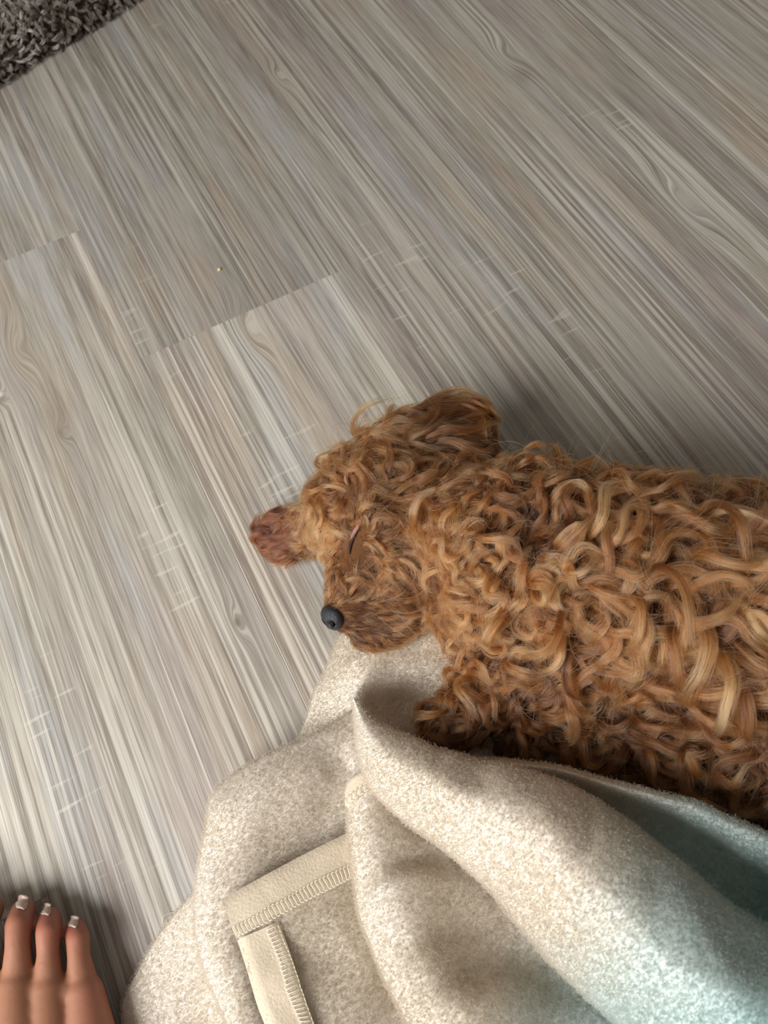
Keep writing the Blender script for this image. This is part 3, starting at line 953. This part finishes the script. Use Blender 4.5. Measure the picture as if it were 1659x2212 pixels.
# groom: where, flow direction, length mm, height mm, lock half-width mm, waviness, scatter (rad), tint, near ear?
GROOM = [
    # muzzle and chin
    (735, 1290, .30, -.9, 9, 2.0, 1.6, .5, .25, .50), (760, 1250, .9, -.4, 14, 3.0, 1.9, .9, .30, .52), (800, 1290, 1, -.15, 16, 3.0, 2.0, .7, .25, .46),
    (860, 1300, 1, .10, 19, 3.5, 2.2, .7, .25, .46), (770, 1340, 1, .15, 11, 2.0, 1.6, .4, .20, .42), (800, 1385, .9, .45, 12, 2.0, 1.7, .3, .20, .56), (880, 1370, 1, .25, 15, 3, 2.0, .4, .25, .52),
    (765, 1362, 1, -.1, 8, 1.2, 1.4, .3, .15, .16), (800, 1350, 1, -.2, 10, 1.4, 1.5, .3, .15, .20), (705, 1270, -.35, .5, 9, 2.0, 1.6, .8, .4, .48),
    (777, 1136, .6, -1, 6, 1.2, 1.2, .4, .2, .50), (752, 1172, -.9, .1, 5, 1.0, 1.1, .3, .2, .46), (778, 1178, 1, .3, 7, 1.3, 1.2, .4, .2, .50), (748, 1212, -.2, 1, 5, 1, 1.1, .4, .2, .36),
    # eye surround, cheek
    (745, 1200, .2, .9, 6, 1.2, 1.4, .5, .3, .40), (790, 1185, .9, .5, 13, 2.5, 2.0, .8, .3, .52), (870, 1195, 1, .35, 24, 4.5, 2.6, .9, .25, .48), (890, 1140, 1, .50, 26, 6, 2.8, .8, .25, .56),
    (930, 1230, 1, .25, 22, 4.5, 2.6, .9, .3, .42), (690, 1180, -.3, .9, 9, 3, 2.0, 1.0, .4, .54), (665, 1150, -.3, 1, 9, 3.0, 2.0, 1.0, .4, .58), (705, 1225, -.3, .9, 10, 2.5, 1.8, .9, .4, .50),
    # brow and forehead
    (790, 1130, .5, -.8, 18, 4.5, 2.4, 1.1, .3, .56), (810, 1060, .5, -.8, 26, 7, 2.8, 1.3, .35, .54), (860, 1060, 1, .10, 28, 7, 2.8, 1.1, .3, .44), (930, 1090, 1, .5, 26, 6, 2.8, 1.0, .3, .42),
    (700, 1080, -.8, .5, 20, 5, 2.6, 1.3, .5, .60), (730, 1010, -.4, -.7, 24, 6, 2.8, 1.5, .6, .56), (780, 960, .3, -1, 30, 8, 3.0, 1.2, .45, .52), (740, 1120, -.5, .7, 16, 4.5, 2.2, 1.1, .4, .58),
    # near ear
    (860, 950, .9, -.5, 30, 5, 2.0, .35, .15, .46), (950, 915, 1, -.28, 36, 4.5, 2.0, .25, .10, .44), (1010, 905, 1, -.50, 34, 6, 2.2, .25, .14, .44), (960, 965, 1, .25, 24, 3, 1.8, .6, .22, .44), (1030, 1000, .6, .7, 16, 3.5, 1.9, 1.3, .6, .50),
    (885, 992, 1, .2, 10, 1.5, 1.6, .4, .2, .10),  # ear hollow: its shade is painted in as dark tint
    # far ear
    (640, 1130, -1, -.15, 18, 3, 2.0, .3, .15, .16), (590, 1150, -1, .1, 15, 4, 1.8, .4, .25, .20), (640, 1190, -.8, .5, 15, 3, 1.8, .4, .25, .22),
    # neck and shoulders
    (990, 1090, .5, .7, 24, 8, 3.2, 1.7, .8, .56), (1010, 1200, .3, .9, 24, 8, 3.2, 1.9, 1.1, .64), (1010, 1320, -.1, 1, 24, 7, 3.2, 1.7, .7, .60), (1120, 1110, .5, -.5, 30, 9, 3.6, 1.7, .9, .56),
    (1140, 1230, .7, .6, 32, 10, 4.4, 1.7, .9, .68), (1120, 1350, .2, 1, 28, 9, 4.0, 1.8, .9, .64),
    # flank: broad waves
    (1300, 1150, .9, -.2, 36, 11, 4.4, 1.2, .7, .60), (1300, 1290, .4, .9, 38, 11, 4.4, 1.3, .8, .62), (1300, 1400, .6, .8, 36, 10, 4.4, 1.15, .7, .56),
    (1480, 1170, .9, -.45, 40, 11, 4.6, 1.0, .5, .58), (1480, 1290, .8, .5, 40, 11, 4.6, 1.15, .7, .64), (1480, 1420, .7, .6, 38, 10, 4.4, 1.1, .6, .58),
    (1640, 1170, .7, -.7, 42, 10, 4.6, .8, .4, .58), (1640, 1290, 1, -.05, 44, 12, 5.0, .9, .5, .68), (1640, 1400, 1, .2, 44, 11, 5.0, .8, .5, .62),
    # back line
    (1080, 960, .7, -.3, 30, 8, 4.0, 1.0, .5, .46), (1220, 980, .7, -.7, 32, 9, 4.2, .9, .5, .46), (1350, 1010, .7, -.7, 34, 9, 4.4, .8, .5, .44), (1500, 1040, .5, -.85, 34, 9, 4.4, .7, .4, .48),
    (1650, 1070, .5, -.85, 36, 9, 4.6, .7, .4, .48),
    # legs, belly
    (1050, 1430, -.4, .9, 26, 8, 3.8, 1.3, .5, .50), (970, 1550, -.6, .7, 20, 4, 3.0, .9, .35, .40), (1100, 1520, -.3, .95, 24, 6, 3.4, 1.0, .4, .42), (1250, 1500, .4, .8, 32, 9, 4.6, 1.3, .6, .46),
    (1380, 1540, .5, .8, 32, 8, 4.6, 1.1, .5, .44), (1600, 1560, .5, .8, 34, 8, 4.6, 1.0, .5, .42), (1560, 1680, .3, .9, 28, 7, 3.8, 1.6, .7, .40), (1650, 1740, .5, .8, 26, 6, 3.6, 1.5, .6, .38),
    (1850, 1300, .9, .1, 42, 11, 6.0, .9, .5, .56), (1850, 1600, .6, .7, 36, 9, 5.0, 1.2, .5, .45),
]
GA = np.array(GROOM, dtype=float)


def groom_at(p):
    q = to_px(p)
    d2 = ((q[:, None] - GA[None, :, :2]) ** 2).sum(-1) + 120.0
    w = 1.0 / d2 ** 1.6
    w /= w.sum(1, keepdims=True)
    return w @ GA[:, 2:], q


def px_dir(p, d):
    """tangent world direction that reads as the drawn flow d"""
    right = np.array([_X[0], _Y[0], _Z[0]])
    down = np.array([_X[1], _Y[1], _Z[1]])
    return d[:, :1] * right + d[:, 1:2] * down


EARS = [(lambda q: (q[:, 0] < 655) & (q[:, 1] > 1060) & (q[:, 1] < 1240)), (lambda q: (q[:, 0] > 840) & (q[:, 0] < 1060) & (q[:, 1] < 1030) & (q[:, 1] < 1010 + (q[:, 0] - 900) * 0.25))]


def grow(mask_fn, spacing, strands, K, name, mat, n0=40000, scale=1.0, wscale=1.0, hscale=1.0, tshift=0.0, rad=0.000075, extra_scatter=0.0, frizz=0.0010):
    p, n = scatter(BV, BT, BN, n0)
    q = to_px(p)
    m = (p[:, 2] > 0.006) & (n[:, 2] > -0.45) & mask_fn(p, q)
    p, n = p[m], n[m]
    k = spread(p, spacing)
    p, n = p[k], n[k]
    g, q = groom_at(p)
    N_ = len(p)
    c = px_dir(p, g[:, :2])
    c = unit(c - (c * n).sum(1, keepdims=True) * n)
    s = np.cross(n, c)
    L = np.maximum(g[:, 2] * 0.001 * scale, 0.005) * rng.uniform(0.75, 1.2, N_)
    hh = g[:, 3] * 0.001 * hscale * rng.uniform(0.55, 1.35, N_)
    hh = hh * np.where(rng.random(N_) < 0.15, 1.7, 1.0)
    wd_ = g[:, 4] * 0.001 * wscale * rng.uniform(0.7, 1.25, N_)
    wav, sca = g[:, 5], g[:, 6]
    # neighbouring locks swirl together into tufts a couple of centimetres across
    k3 = p * 250.0
    fa = np.sin(k3[:, 0] + 1.7 * np.sin(k3[:, 1] * .8 + 1.0)) * np.sin(k3[:, 1] * 1.1 + 1.5 * np.sin(k3[:, 0] * .7))
    fb = np.sin(k3[:, 1] * .9 + 1.4 * np.sin(k3[:, 0] * .9 + 2.0) + 0.6) * np.cos(k3[:, 0] * .8 - 0.4 + k3[:, 2] * .5)
    th0 = (0.62 * rng.normal(0, 1, N_) + 1.25 * fb) * (sca + extra_scatter)
    hh = hh * (1.0 + 0.55 * fa)
    amp = wav * rng.uniform(0.5, 1.2, N_) * 0.75
    ph = rng.uniform(0, 2 * np.pi, N_)
    fr = rng.uniform(0.7, 1.3, N_) * 2 * np.pi * np.where(wav > 1.2, 1.05, 0.8)
    hook = rng.normal(0, 1, N_) * wav * 0.7
    t = np.linspace(0, 1, K)
    th = th0[:, None] + amp[:, None] * (np.sin(fr[:, None] * t[None] + ph[:, None]) - np.sin(ph)[:, None]) + hook[:, None] * t[None] ** 2
    step = L[:, None] / (K - 1)
    du, dv = np.cos(th) * step, np.sin(th) * step
    U = np.concatenate([np.zeros((N_, 1)), np.cumsum((du[:, 1:] + du[:, :-1]) / 2, 1)], 1)
    W = np.concatenate([np.zeros((N_, 1)), np.cumsum((dv[:, 1:] + dv[:, :-1]) / 2, 1)], 1)
    flat = p[:, None] + c[:, None] * U[:, :, None] + s[:, None] * W[:, :, None]
    # keep the lock lying on the body at its own height profile; beyond the outline it stands free
    tip = rng.uniform(0.35, 1.0, N_)
    hp = -0.0012 + hh[:, None] * (np.interp(t, [0, .25, .6, 1], [0, .75, 1.0, 0.0])[None] + tip[:, None] * np.interp(t, [.6, 1], [0, 1])[None])
    G = np.empty((N_, K, 3))
    NN = np.empty((N_, K, 3))
    find = bvh.find_nearest
    for i in range(N_):
        cur = flat[i, 0]
        prev_n = n[i]
        for j in range(K):
            if j:
                stepv = flat[i, j] - flat[i, j - 1]
                # turn the step with the surface
                stepv = stepv - np.dot(stepv, prev_n) * prev_n
                cur = cur + stepv
            loc, nr, _, _ = find(cur)
            loc = np.array(loc)
            nr = np.array(nr)
            nn = unit(prev_n * 0.55 + nr * 0.45)
            G[i, j] = loc + nn * hp[i, j]
            NN[i, j] = nn
            cur = loc
            prev_n = nn
    # loosen: pull tips towards the straight continuation so outlines fray
    G[:, 1:-1] = (G[:, :-2] + 2 * G[:, 1:-1] + G[:, 2:]) / 4
    T_ = unit(np.gradient(G, axis=1))
    Sd = unit(np.cross(NN, T_))
    Nn = np.cross(T_, Sd)
    r = np.sqrt(rng.random((N_, strands)))
    a = rng.uniform(0, 2 * np.pi, (N_, strands))
    u, v = r * np.cos(a), r * np.sin(a)
    # hairs gather into a few finer wisps within the lock
    W8 = 9
    wr, wa = np.sqrt(rng.random((N_, W8))), rng.uniform(0, 2 * np.pi, (N_, W8))
    wi = rng.integers(0, W8, (N_, strands))
    row_ = np.arange(N_)[:, None]
    u = 0.76 * (wr * np.cos(wa))[row_, wi] + 0.34 * u
    v = 0.76 * (wr * np.sin(wa))[row_, wi] + 0.34 * v
    wtint = rng.normal(0, 0.10, (N_, W8))[row_, wi]
    wfr = (rng.normal(0, 1, (N_, W8, 3)) * frizz * 1.3)[row_, wi][:, :, None, :]
    prof = np.interp(t, [0, .3, .7, 1], [1.0, 1.0, 0.7, 0.16])
    wprof = wd_[:, None] * prof[None]
    cut = rng.uniform(0.6, 1.0, (N_, strands))
    tt = cut[:, :, None] * t[None, None]                       # each strand ends a little earlier
    idx = tt * (K - 1)
    i0 = np.minimum(idx.astype(int), K - 2)
    f = (idx - i0)[..., None]
    ar = np.arange(N_)[:, None, None]

    def take(A):
        return A[ar, i0] * (1 - f) + A[ar, i0 + 1] * f
    ww = take(wprof[..., None])
    P = take(G) + take(Sd) * u[:, :, None, None] * ww + take(Nn) * v[:, :, None, None] * ww * 0.45
    # frizz that grows to the tip
    f1 = rng.normal(0, 1, (N_, strands, 1, 3)) * frizz * 0.7 + wfr
    f2 = rng.uniform(0, 6.28, (N_, strands, 1, 3))
    P = P + f1 * (t[None, None, :, None] ** 1.5) + 0.00035 * np.sin(t[None, None, :, None] * 9 + f2) * t[None, None, :, None]
    P[..., 2] = np.maximum(P[..., 2], 0.0008)
    tint = g[:, 7] + tshift + rng.normal(0, 0.10, N_) + 0.10 * fa  # low tufts tinted darker: shade between tufts painted into the coat
    tint = np.clip(tint[:, None] + wtint + rng.normal(0, 0.05, (N_, strands)), 0, 1)
    R = rad * rng.uniform(0.7, 1.2, (N_ * strands, 1)) * np.interp(t, [0, .6, 1], [1.0, 1.0, 0.35])[None]
    print(name, N_, 'locks', N_ * strands, 'strands')
    co = curves_obj(name, P.reshape(-1, K, 3), R, tint.ravel(), mat, body)
    co['kind'] = 'stuff'
    return co


is_ear = lambda q: EARS[0](q) | EARS[1](q)
is_head = lambda q: (q[:, 0] < 975) & ~is_ear(q) & ~((q[:, 1] > 1430))
keep_out = lambda q: ((((q - np.array([720, 1337])) / np.array([17, 22])) ** 2).sum(1) > 1) & ((((q - np.array([764, 1170])) / np.array([9, 27])) ** 2).sum(1) > 1)
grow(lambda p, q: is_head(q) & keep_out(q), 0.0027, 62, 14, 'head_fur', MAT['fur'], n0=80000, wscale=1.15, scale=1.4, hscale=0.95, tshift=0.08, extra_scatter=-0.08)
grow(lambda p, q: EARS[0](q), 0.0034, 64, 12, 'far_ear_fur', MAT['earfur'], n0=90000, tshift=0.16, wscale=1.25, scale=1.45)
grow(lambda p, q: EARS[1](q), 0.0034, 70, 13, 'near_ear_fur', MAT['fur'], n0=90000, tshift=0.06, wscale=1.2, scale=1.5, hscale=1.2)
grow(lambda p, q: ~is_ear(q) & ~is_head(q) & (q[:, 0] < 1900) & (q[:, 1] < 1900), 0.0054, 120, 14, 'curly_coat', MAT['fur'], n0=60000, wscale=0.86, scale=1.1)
grow(lambda p, q: ~is_ear(q) & ~is_head(q) & (q[:, 0] < 1900), 0.0056, 3, 14, 'flyaway_hair', MAT['fur'], n0=60000, wscale=2.2, hscale=1.45, scale=1.2, frizz=0.0035, rad=0.00006, tshift=0.12, extra_scatter=0.4)
grow(lambda p, q: (is_head(q) & keep_out(q)), 0.0040, 2, 14, 'flyaway_hair', MAT['fur'], n0=60000, wscale=2.4, hscale=1.8, scale=1.4, frizz=0.0025, rad=0.00006, tshift=0.14, extra_scatter=0.3)
# short dense undercoat hides the skin; darker tint paints shade into the gaps
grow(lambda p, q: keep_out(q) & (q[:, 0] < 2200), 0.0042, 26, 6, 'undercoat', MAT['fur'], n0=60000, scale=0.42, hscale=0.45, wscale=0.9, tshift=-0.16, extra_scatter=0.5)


def facing(px, py, lift=0.0):
    """surface point of the puppy met by a sight line, with normal"""
    o = Vector((0, 0, H))
    d = Vector(at(px, py, 0)) - o
    loc, n, _, _ = bvh.ray_cast(o, d.normalized())
    if loc is None:
        loc, n, _, _ = bvh.find_nearest(Vector(at(px, py, 0.05)))
    return np.array(loc) + np.array(n) * lift, np.array(n)


def build_nose():
    c = at(719, 1334, .060)
    s = mpp(719, 1334, .060)
    right = np.array([_X[0], _Y[0], _Z[0]])
    down = np.array([_X[1], _Y[1], _Z[1]])
    fwd = np.array([_X[2], _Y[2], _Z[2]])
    # nose frame: ax points out of the muzzle, ay to the dog's left nostril, az up the bridge
    ax = unit(-0.72 * right + 0.42 * down - 0.42 * fwd)
    az = unit(-0.25 * right - 0.92 * down - 0.25 * fwd)
    az = unit(az - (az @ ax) * ax)
    ay = np.cross(az, ax)
    bm = bmesh.new()
    bmesh.ops.create_uvsphere(bm, u_segments=48, v_segments=36, radius=1.0)
    for v in bm.verts:
        x, y, z = v.co
        # wide rounded top, narrower bottom, philtrum groove, comma nostrils
        wv = 1.0 + 0.10 * z - 0.22 * max(-z, 0)
        X, Y, Zz = x * 0.78, y * 1.0 * wv, z * 0.90
        if x > 0:
            X *= 1.0 - 0.18 * math.exp(-(y / 0.12) ** 2) * (1 if z < 0.25 else 0.2)
        for sg in (-1, 1):
            yy, zz = (y * sg - 0.50), (z + 0.12)
            X -= 0.55 * math.exp(-((yy / 0.20) ** 2 + ((zz - 0.25 * yy) / 0.22) ** 2)) * (1 if x > -0.1 else 0)
            yy2, zz2 = (y * sg - 0.80), (z + 0.30)
            X -= 0.18 * math.exp(-((yy2 / 0.14) ** 2 + (zz2 / 0.12) ** 2)) * (1 if x > -0.2 else 0)
        v.co = Vector(c + s * (ax * X * 29 + ay * Y * 33 + az * Zz * 33))
    me = bpy.data.meshes.new('nose')
    bm.to_mesh(me)
    bm.free()
    me.materials.append(MAT['nose'])
    me.polygons.foreach_set('use_smooth', np.ones(len(me.polygons), dtype=bool))
    o = link(bpy.data.objects.new('nose', me), puppy)
    o['label'] = 'shiny black nose'
    for sg in (-1, 1):
        b2 = bmesh.new()
        bmesh.ops.create_uvsphere(b2, u_segments=16, v_segments=12, radius=1.0)
        for v in b2.verts:
            x, y, z = v.co
            q = ax * (x * 4.0 + 14.5) + ay * sg * (y * 7.5 + 17 + z * 3.5) + az * (z * 9.5 - 5 + y * 1.5)
            v.co = Vector(c + s * q)
        m2 = bpy.data.meshes.new('nostril')
        bmesh.ops.recalc_face_normals(b2, faces=b2.faces)
        b2.to_mesh(m2)
        b2.free()
        m2.materials.append(MAT['nostril'])
        m2.polygons.foreach_set('use_smooth', np.ones(len(m2.polygons), dtype=bool))
        link(bpy.data.objects.new('nostril', m2), o)


build_nose()


def build_eye():
    # closed lids: two soft ridges with a dark slit between
    up = [(778, 1131), (771, 1142), (763, 1156), (758, 1168)]
    slit = [(774, 1146), (767, 1157), (761, 1171), (757, 1184), (756, 1198)]

    def ridge(line, rad, lift, mat, name, parent):
        pts = smooth_line(line, 16)
        P, Rr = [], []
        for i, (x, y) in enumerate(pts):
            p, n = facing(x, y, lift)
            P.append(p)
        P = np.array(P)
        for _ in range(3):
            P[1:-1] = (P[:-2] + 2 * P[1:-1] + P[2:]) / 4
        V, F = tube_mesh([P], rad, 10)
        V = np.array(V).reshape(len(P), 10, 3)
        for i in range(len(P)):
            k = max(0.25, math.sin(math.pi * (i + 0.6) / (len(P) + 0.2)) ** 0.6)
            V[i] = P[i] + (V[i] - P[i]) * k
        return mesh_obj(name, V.reshape(-1, 3), F, mat, parent)
    eye = ridge(up, 0.0015, 0.0002, MAT['lid'], 'closed_eyelid', puppy)
    eye['label'] = 'pinkish closed eyelid'
    ridge(slit, 0.0009, 0.0007, MAT['lash'], 'lid_edge', eye)


build_eye()


def build_whiskers():
    P, R = [], []
    for (x, y, dx, dy, L) in [(800, 1300, .9, -.5, .030), (815, 1310, 1, -.1, .032), (830, 1300, .8, .6, .028), (810, 1325, .8, .5, .030), (845, 1290, .9, -.7, .030), (850, 1310, .7, .8, .026),
                              (730, 1225, -.6, -.1, .018), (735, 1215, -.5, -.5, .020), (750, 1215, .5, .3, .020)]:
        p, n = facing(x, y)
        d = px_dir(p[None], np.array([[dx, dy]]))[0]
        d = unit(d - (d @ n) * n)
        t = np.linspace(0, 1, 10)[:, None]
        bend = np.cross(n, d)
        P.append(p + d * t * L + n * (L * 0.55 * np.sin(t * 2.2)) + bend * L * 0.18 * t ** 2)
        R.append(np.linspace(0.00014, 0.00004, 10))
    c = curves_obj('whiskers', np.array(P), np.array(R), np.full(len(P), 0.95), MAT['fur'], body)
    c['kind'] = 'stuff'


build_whiskers()


# ================================================================ bare foot
FT = at(60, 2200, 0)
foot = empty('person', (float(FT[0]), float(FT[1]), 0))
tag(foot, 'bare tanned foot of a person, pale glittery toenails, on the planks', 'person')
A3 = lambda px, py, z, rpx: (at(px, py, z), rpx * mpp(px, py, z))
foot_chains = [
    # toes: root, knuckle, tip (little toe first)
    [A3(176, 2112, .0185, 31), A3(170, 2066, .0192, 24), A3(169, 2030, .018, 25.5), A3(163, 2010, .012, 24)],
    [A3(104, 2112, .0222, 31), A3(104, 2060, .0225, 23.5), A3(104, 2014, .021, 26.5), A3(107, 1987, .013, 26)],
    [A3(38, 2106, .0240, 33), A3(38, 2045, .0245, 26), A3(40, 1998, .022, 28.5), A3(49, 1971, .013, 28)],
    [A3(-38, 2092, .0255, 36), A3(-34, 2030, .028, 28), A3(-30, 1990, .023, 28), A3(-20, 1964, .013, 28)],
    [A3(-140, 2110, .030, 52), A3(-128, 2020, .026, 44), A3(-118, 1975, .020, 42), A3(-114, 1955, .016, 36)],
]
# ball of the foot, metatarsals and instep, running back to the ankle
ank = np.array([-0.250, -0.075, 0.060])
for (px_, py_, z_, r_), (mx, mz, mr), (ox, oz, rr) in [
        ((182, 2150, .019, 50), (.016, .021, .019), (.036, -.032, .021)),
        ((104, 2145, .022, 50), (.007, .026, .018), (.012, -.018, .025)),
        ((34, 2140, .024, 52), (.001, .030, .020), (.003, -.010, .027)),
        ((-44, 2140, .025, 54), (-.006, .033, .021), (-.006, -.008, .027)),
        ((-140, 2150, .022, 60), (-.014, .032, .020), (-.014, -.014, .025))]:
    p0 = at(px_, py_, z_)
    r0 = 0.84 * r_ * mpp(px_, py_, z_)
    pe = ank + np.array([ox, 0.012, oz])
    pm_ = (p0 + pe) / 2
    pm_[2] = mz
    pq = p0 * .75 + pe * .25
    pq[2] = (z_ + mz) / 2
    foot_chains.append([(p0, r0), (pq, (r0 + mr) / 2), (pm_, mr), (pe, rr)])
for xa, ya, za, xb, yb, zb, r_ in [(143, 2150, .019, 69, 2148, .0215, 46), (69, 2148, .0215, -5, 2145, .023, 48), (-5, 2145, .023, -92, 2150, .022, 52), (150, 2200, .0185, 100, 2200, .020, 50), (100, 2200, .020, 10, 2200, .0225, 54)]:
    foot_chains.append([A3(xa, ya, za, r_ * .82), A3(xb, yb, zb, r_ * .82)])
foot_chains += [[(ank, 0.027), (ank + np.array([0.0, -0.025, 0.03]), 0.030), (ank + np.array([0.0, -0.06, 0.09]), 0.031), (ank + np.array([0.01, -0.10, 0.16]), 0.037)],
                [(ank + np.array([0.0, -0.01, -0.022]), 0.028), (ank + np.array([0.0, -0.05, -0.034]), 0.029), (ank + np.array([0.0, -0.068, -0.032]), 0.027)],
                [(ank + np.array([0.0, -0.05, 0.05]), 0.026), (ank + np.array([0.0, -0.065, -0.025]), 0.024)],
                [(ank + np.array([0.022, -0.02, -0.028]), 0.022), (ank + np.array([0.02, 0.03, -0.042]), 0.019)]]
fo = blob('foot', foot_chains, 0.0010, 16, MAT['skin'], foot)
zmin = min(v.co.z for v in fo.data.vertices)
for v in fo.data.vertices:                       # the sole is flat on the floor
    if v.co.z < 0.004:
        v.co.z = 0.0006 + 0.0034 * max(0.0, (v.co.z - zmin) / (0.004 - zmin + 1e-6)) ** 2
bl = fo.data.attributes.new('blush', 'FLOAT', 'POINT')
vals = np.zeros(len(fo.data.vertices), dtype=np.float32)
cen = [(163, 2012, .016, .014), (107, 1990, .018, .013), (50, 1975, .018, .013), (240, 2150, .02, .018)]
for i, v in enumerate(fo.data.vertices):
    for x, y, z, r in cen:
        d = np.linalg.norm(np.array(v.co) - at(x, y, z))
        vals[i] += 0.7 * math.exp(-(d / r) ** 2)
bl.data.foreach_set('value', np.clip(vals, 0, 1))
FV, FTt, FN = tri_mesh(fo)
fbvh = BVHTree.FromPolygons([tuple(v) for v in FV], [tuple(t) for t in FTt])


def nail(x0, y0, x1, y1, wpx):
    """plate from the cuticle (x0,y0) to the free edge (x1,y1), following the toe"""
    nl, nw = 9, 9
    V = []
    d = np.array([x1 - x0, y1 - y0], float)
    sd = np.array([-d[1], d[0]]) / np.linalg.norm(d)
    c0 = None
    o = Vector((0, 0, H))
    base = None
    for i in range(nl):
        for j in range(nw):
            t, u = i / (nl - 1), (j / (nw - 1) - 0.5)
            wl = wpx * (0.82 + 0.18 * min(1, t * 2.5))
            if i == 0: wl *= 0.8
            q = np.array([x0, y0]) + d * min(t, .72) + sd * u * wl
            dirv = (Vector(at(q[0], q[1], 0)) - o).normalized()
            loc, n, _, _ = fbvh.ray_cast(o, dirv)
            if loc is None:
                loc, n, _, _ = fbvh.find_nearest(Vector(at(q[0], q[1], .012)))
            p = np.array(loc)
            if t > .72:
                e = px_dir(p[None], (d / np.linalg.norm(d))[None])[0]
                p = p + e * np.linalg.norm(d) * (t - .72) * mpp(x1, y1, .015)
            V.append(p + np.array(n) * (0.0006 + 0.0009 * (1 - (2 * u) ** 2)))
    G = np.array(V).reshape(nl, nw, 3)
    for _ in range(2):
        G[1:-1, 1:-1] = (G[:-2, 1:-1] + G[2:, 1:-1] + G[1:-1, :-2] + G[1:-1, 2:] + 2 * G[1:-1, 1:-1]) / 6
    F = []
    c = np.cross(G[1, 4] - G[0, 4], G[0, 5] - G[0, 4])[2]
    for i in range(nl - 1):
        for j in range(nw - 1):
            f = (i * nw + j, (i + 1) * nw + j, (i + 1) * nw + j + 1, i * nw + j + 1)
            F.append(f if c > 0 else f[::-1])
    ob = mesh_obj('toenail', G.reshape(-1, 3), F, MAT['nail'], foot)
    thicken(ob, 0.0009)


nail(157, 2004, 160, 1984, 21)
nail(99, 1978, 99, 1957, 22)
nail(45, 1965, 50, 1940, 25)
nail(-17, 1960, -12, 1936, 26)
nail(-120, 1950, -114, 1915, 50)

# ================================================================ little things on the floor
cr = at(473, 583, 0.001)
bm = bmesh.new()
bmesh.ops.create_icosphere(bm, subdivisions=2, radius=0.0013)
for v in bm.verts:
    v.co *= 1 + 0.35 * math.sin(v.co.x * 2600 + v.co.y * 1900)
    v.co.z *= 0.7
me = bpy.data.meshes.new('crumb')
bm.to_mesh(me)
bm.free()
me.materials.append(MAT['crumb'])
o = bpy.data.objects.new('crumb', me)
COL.objects.link(o)
o.location = Vector(cr)
tag(o, 'tiny pale yellow crumb on the plank floor near a joint', 'crumb')


def loose_hair(pts, label, z, S=None):
    P = smooth_line(pts, 24)
    W = []
    for x, y in P:
        if S is None:
            W.append(at(x, y, z))
        else:
            p, n = project(S, x, y)
            W.append(p + n * 0.003)
    c = np.array(W)
    base = Vector(c.mean(0))
    V, F = tube_mesh([c - np.array(base)], 0.00012, 5)
    o = mesh_obj('loose_hair', V, F, MAT['thread'], None)
    o.location = base
    tag(o, label, 'hair', group='loose hairs')


loose_hair([(352, 2000), (352, 1985), (362, 1974), (376, 1971), (388, 1975)], 'fine pale loose hair curled on the floor beside the blanket', 0.0006)
loose_hair([(706, 1782), (725, 1778), (738, 1768), (748, 1764), (756, 1765)], 'fine pale loose hair lying on the blanket fold', 0, SHEETS['b'][1])
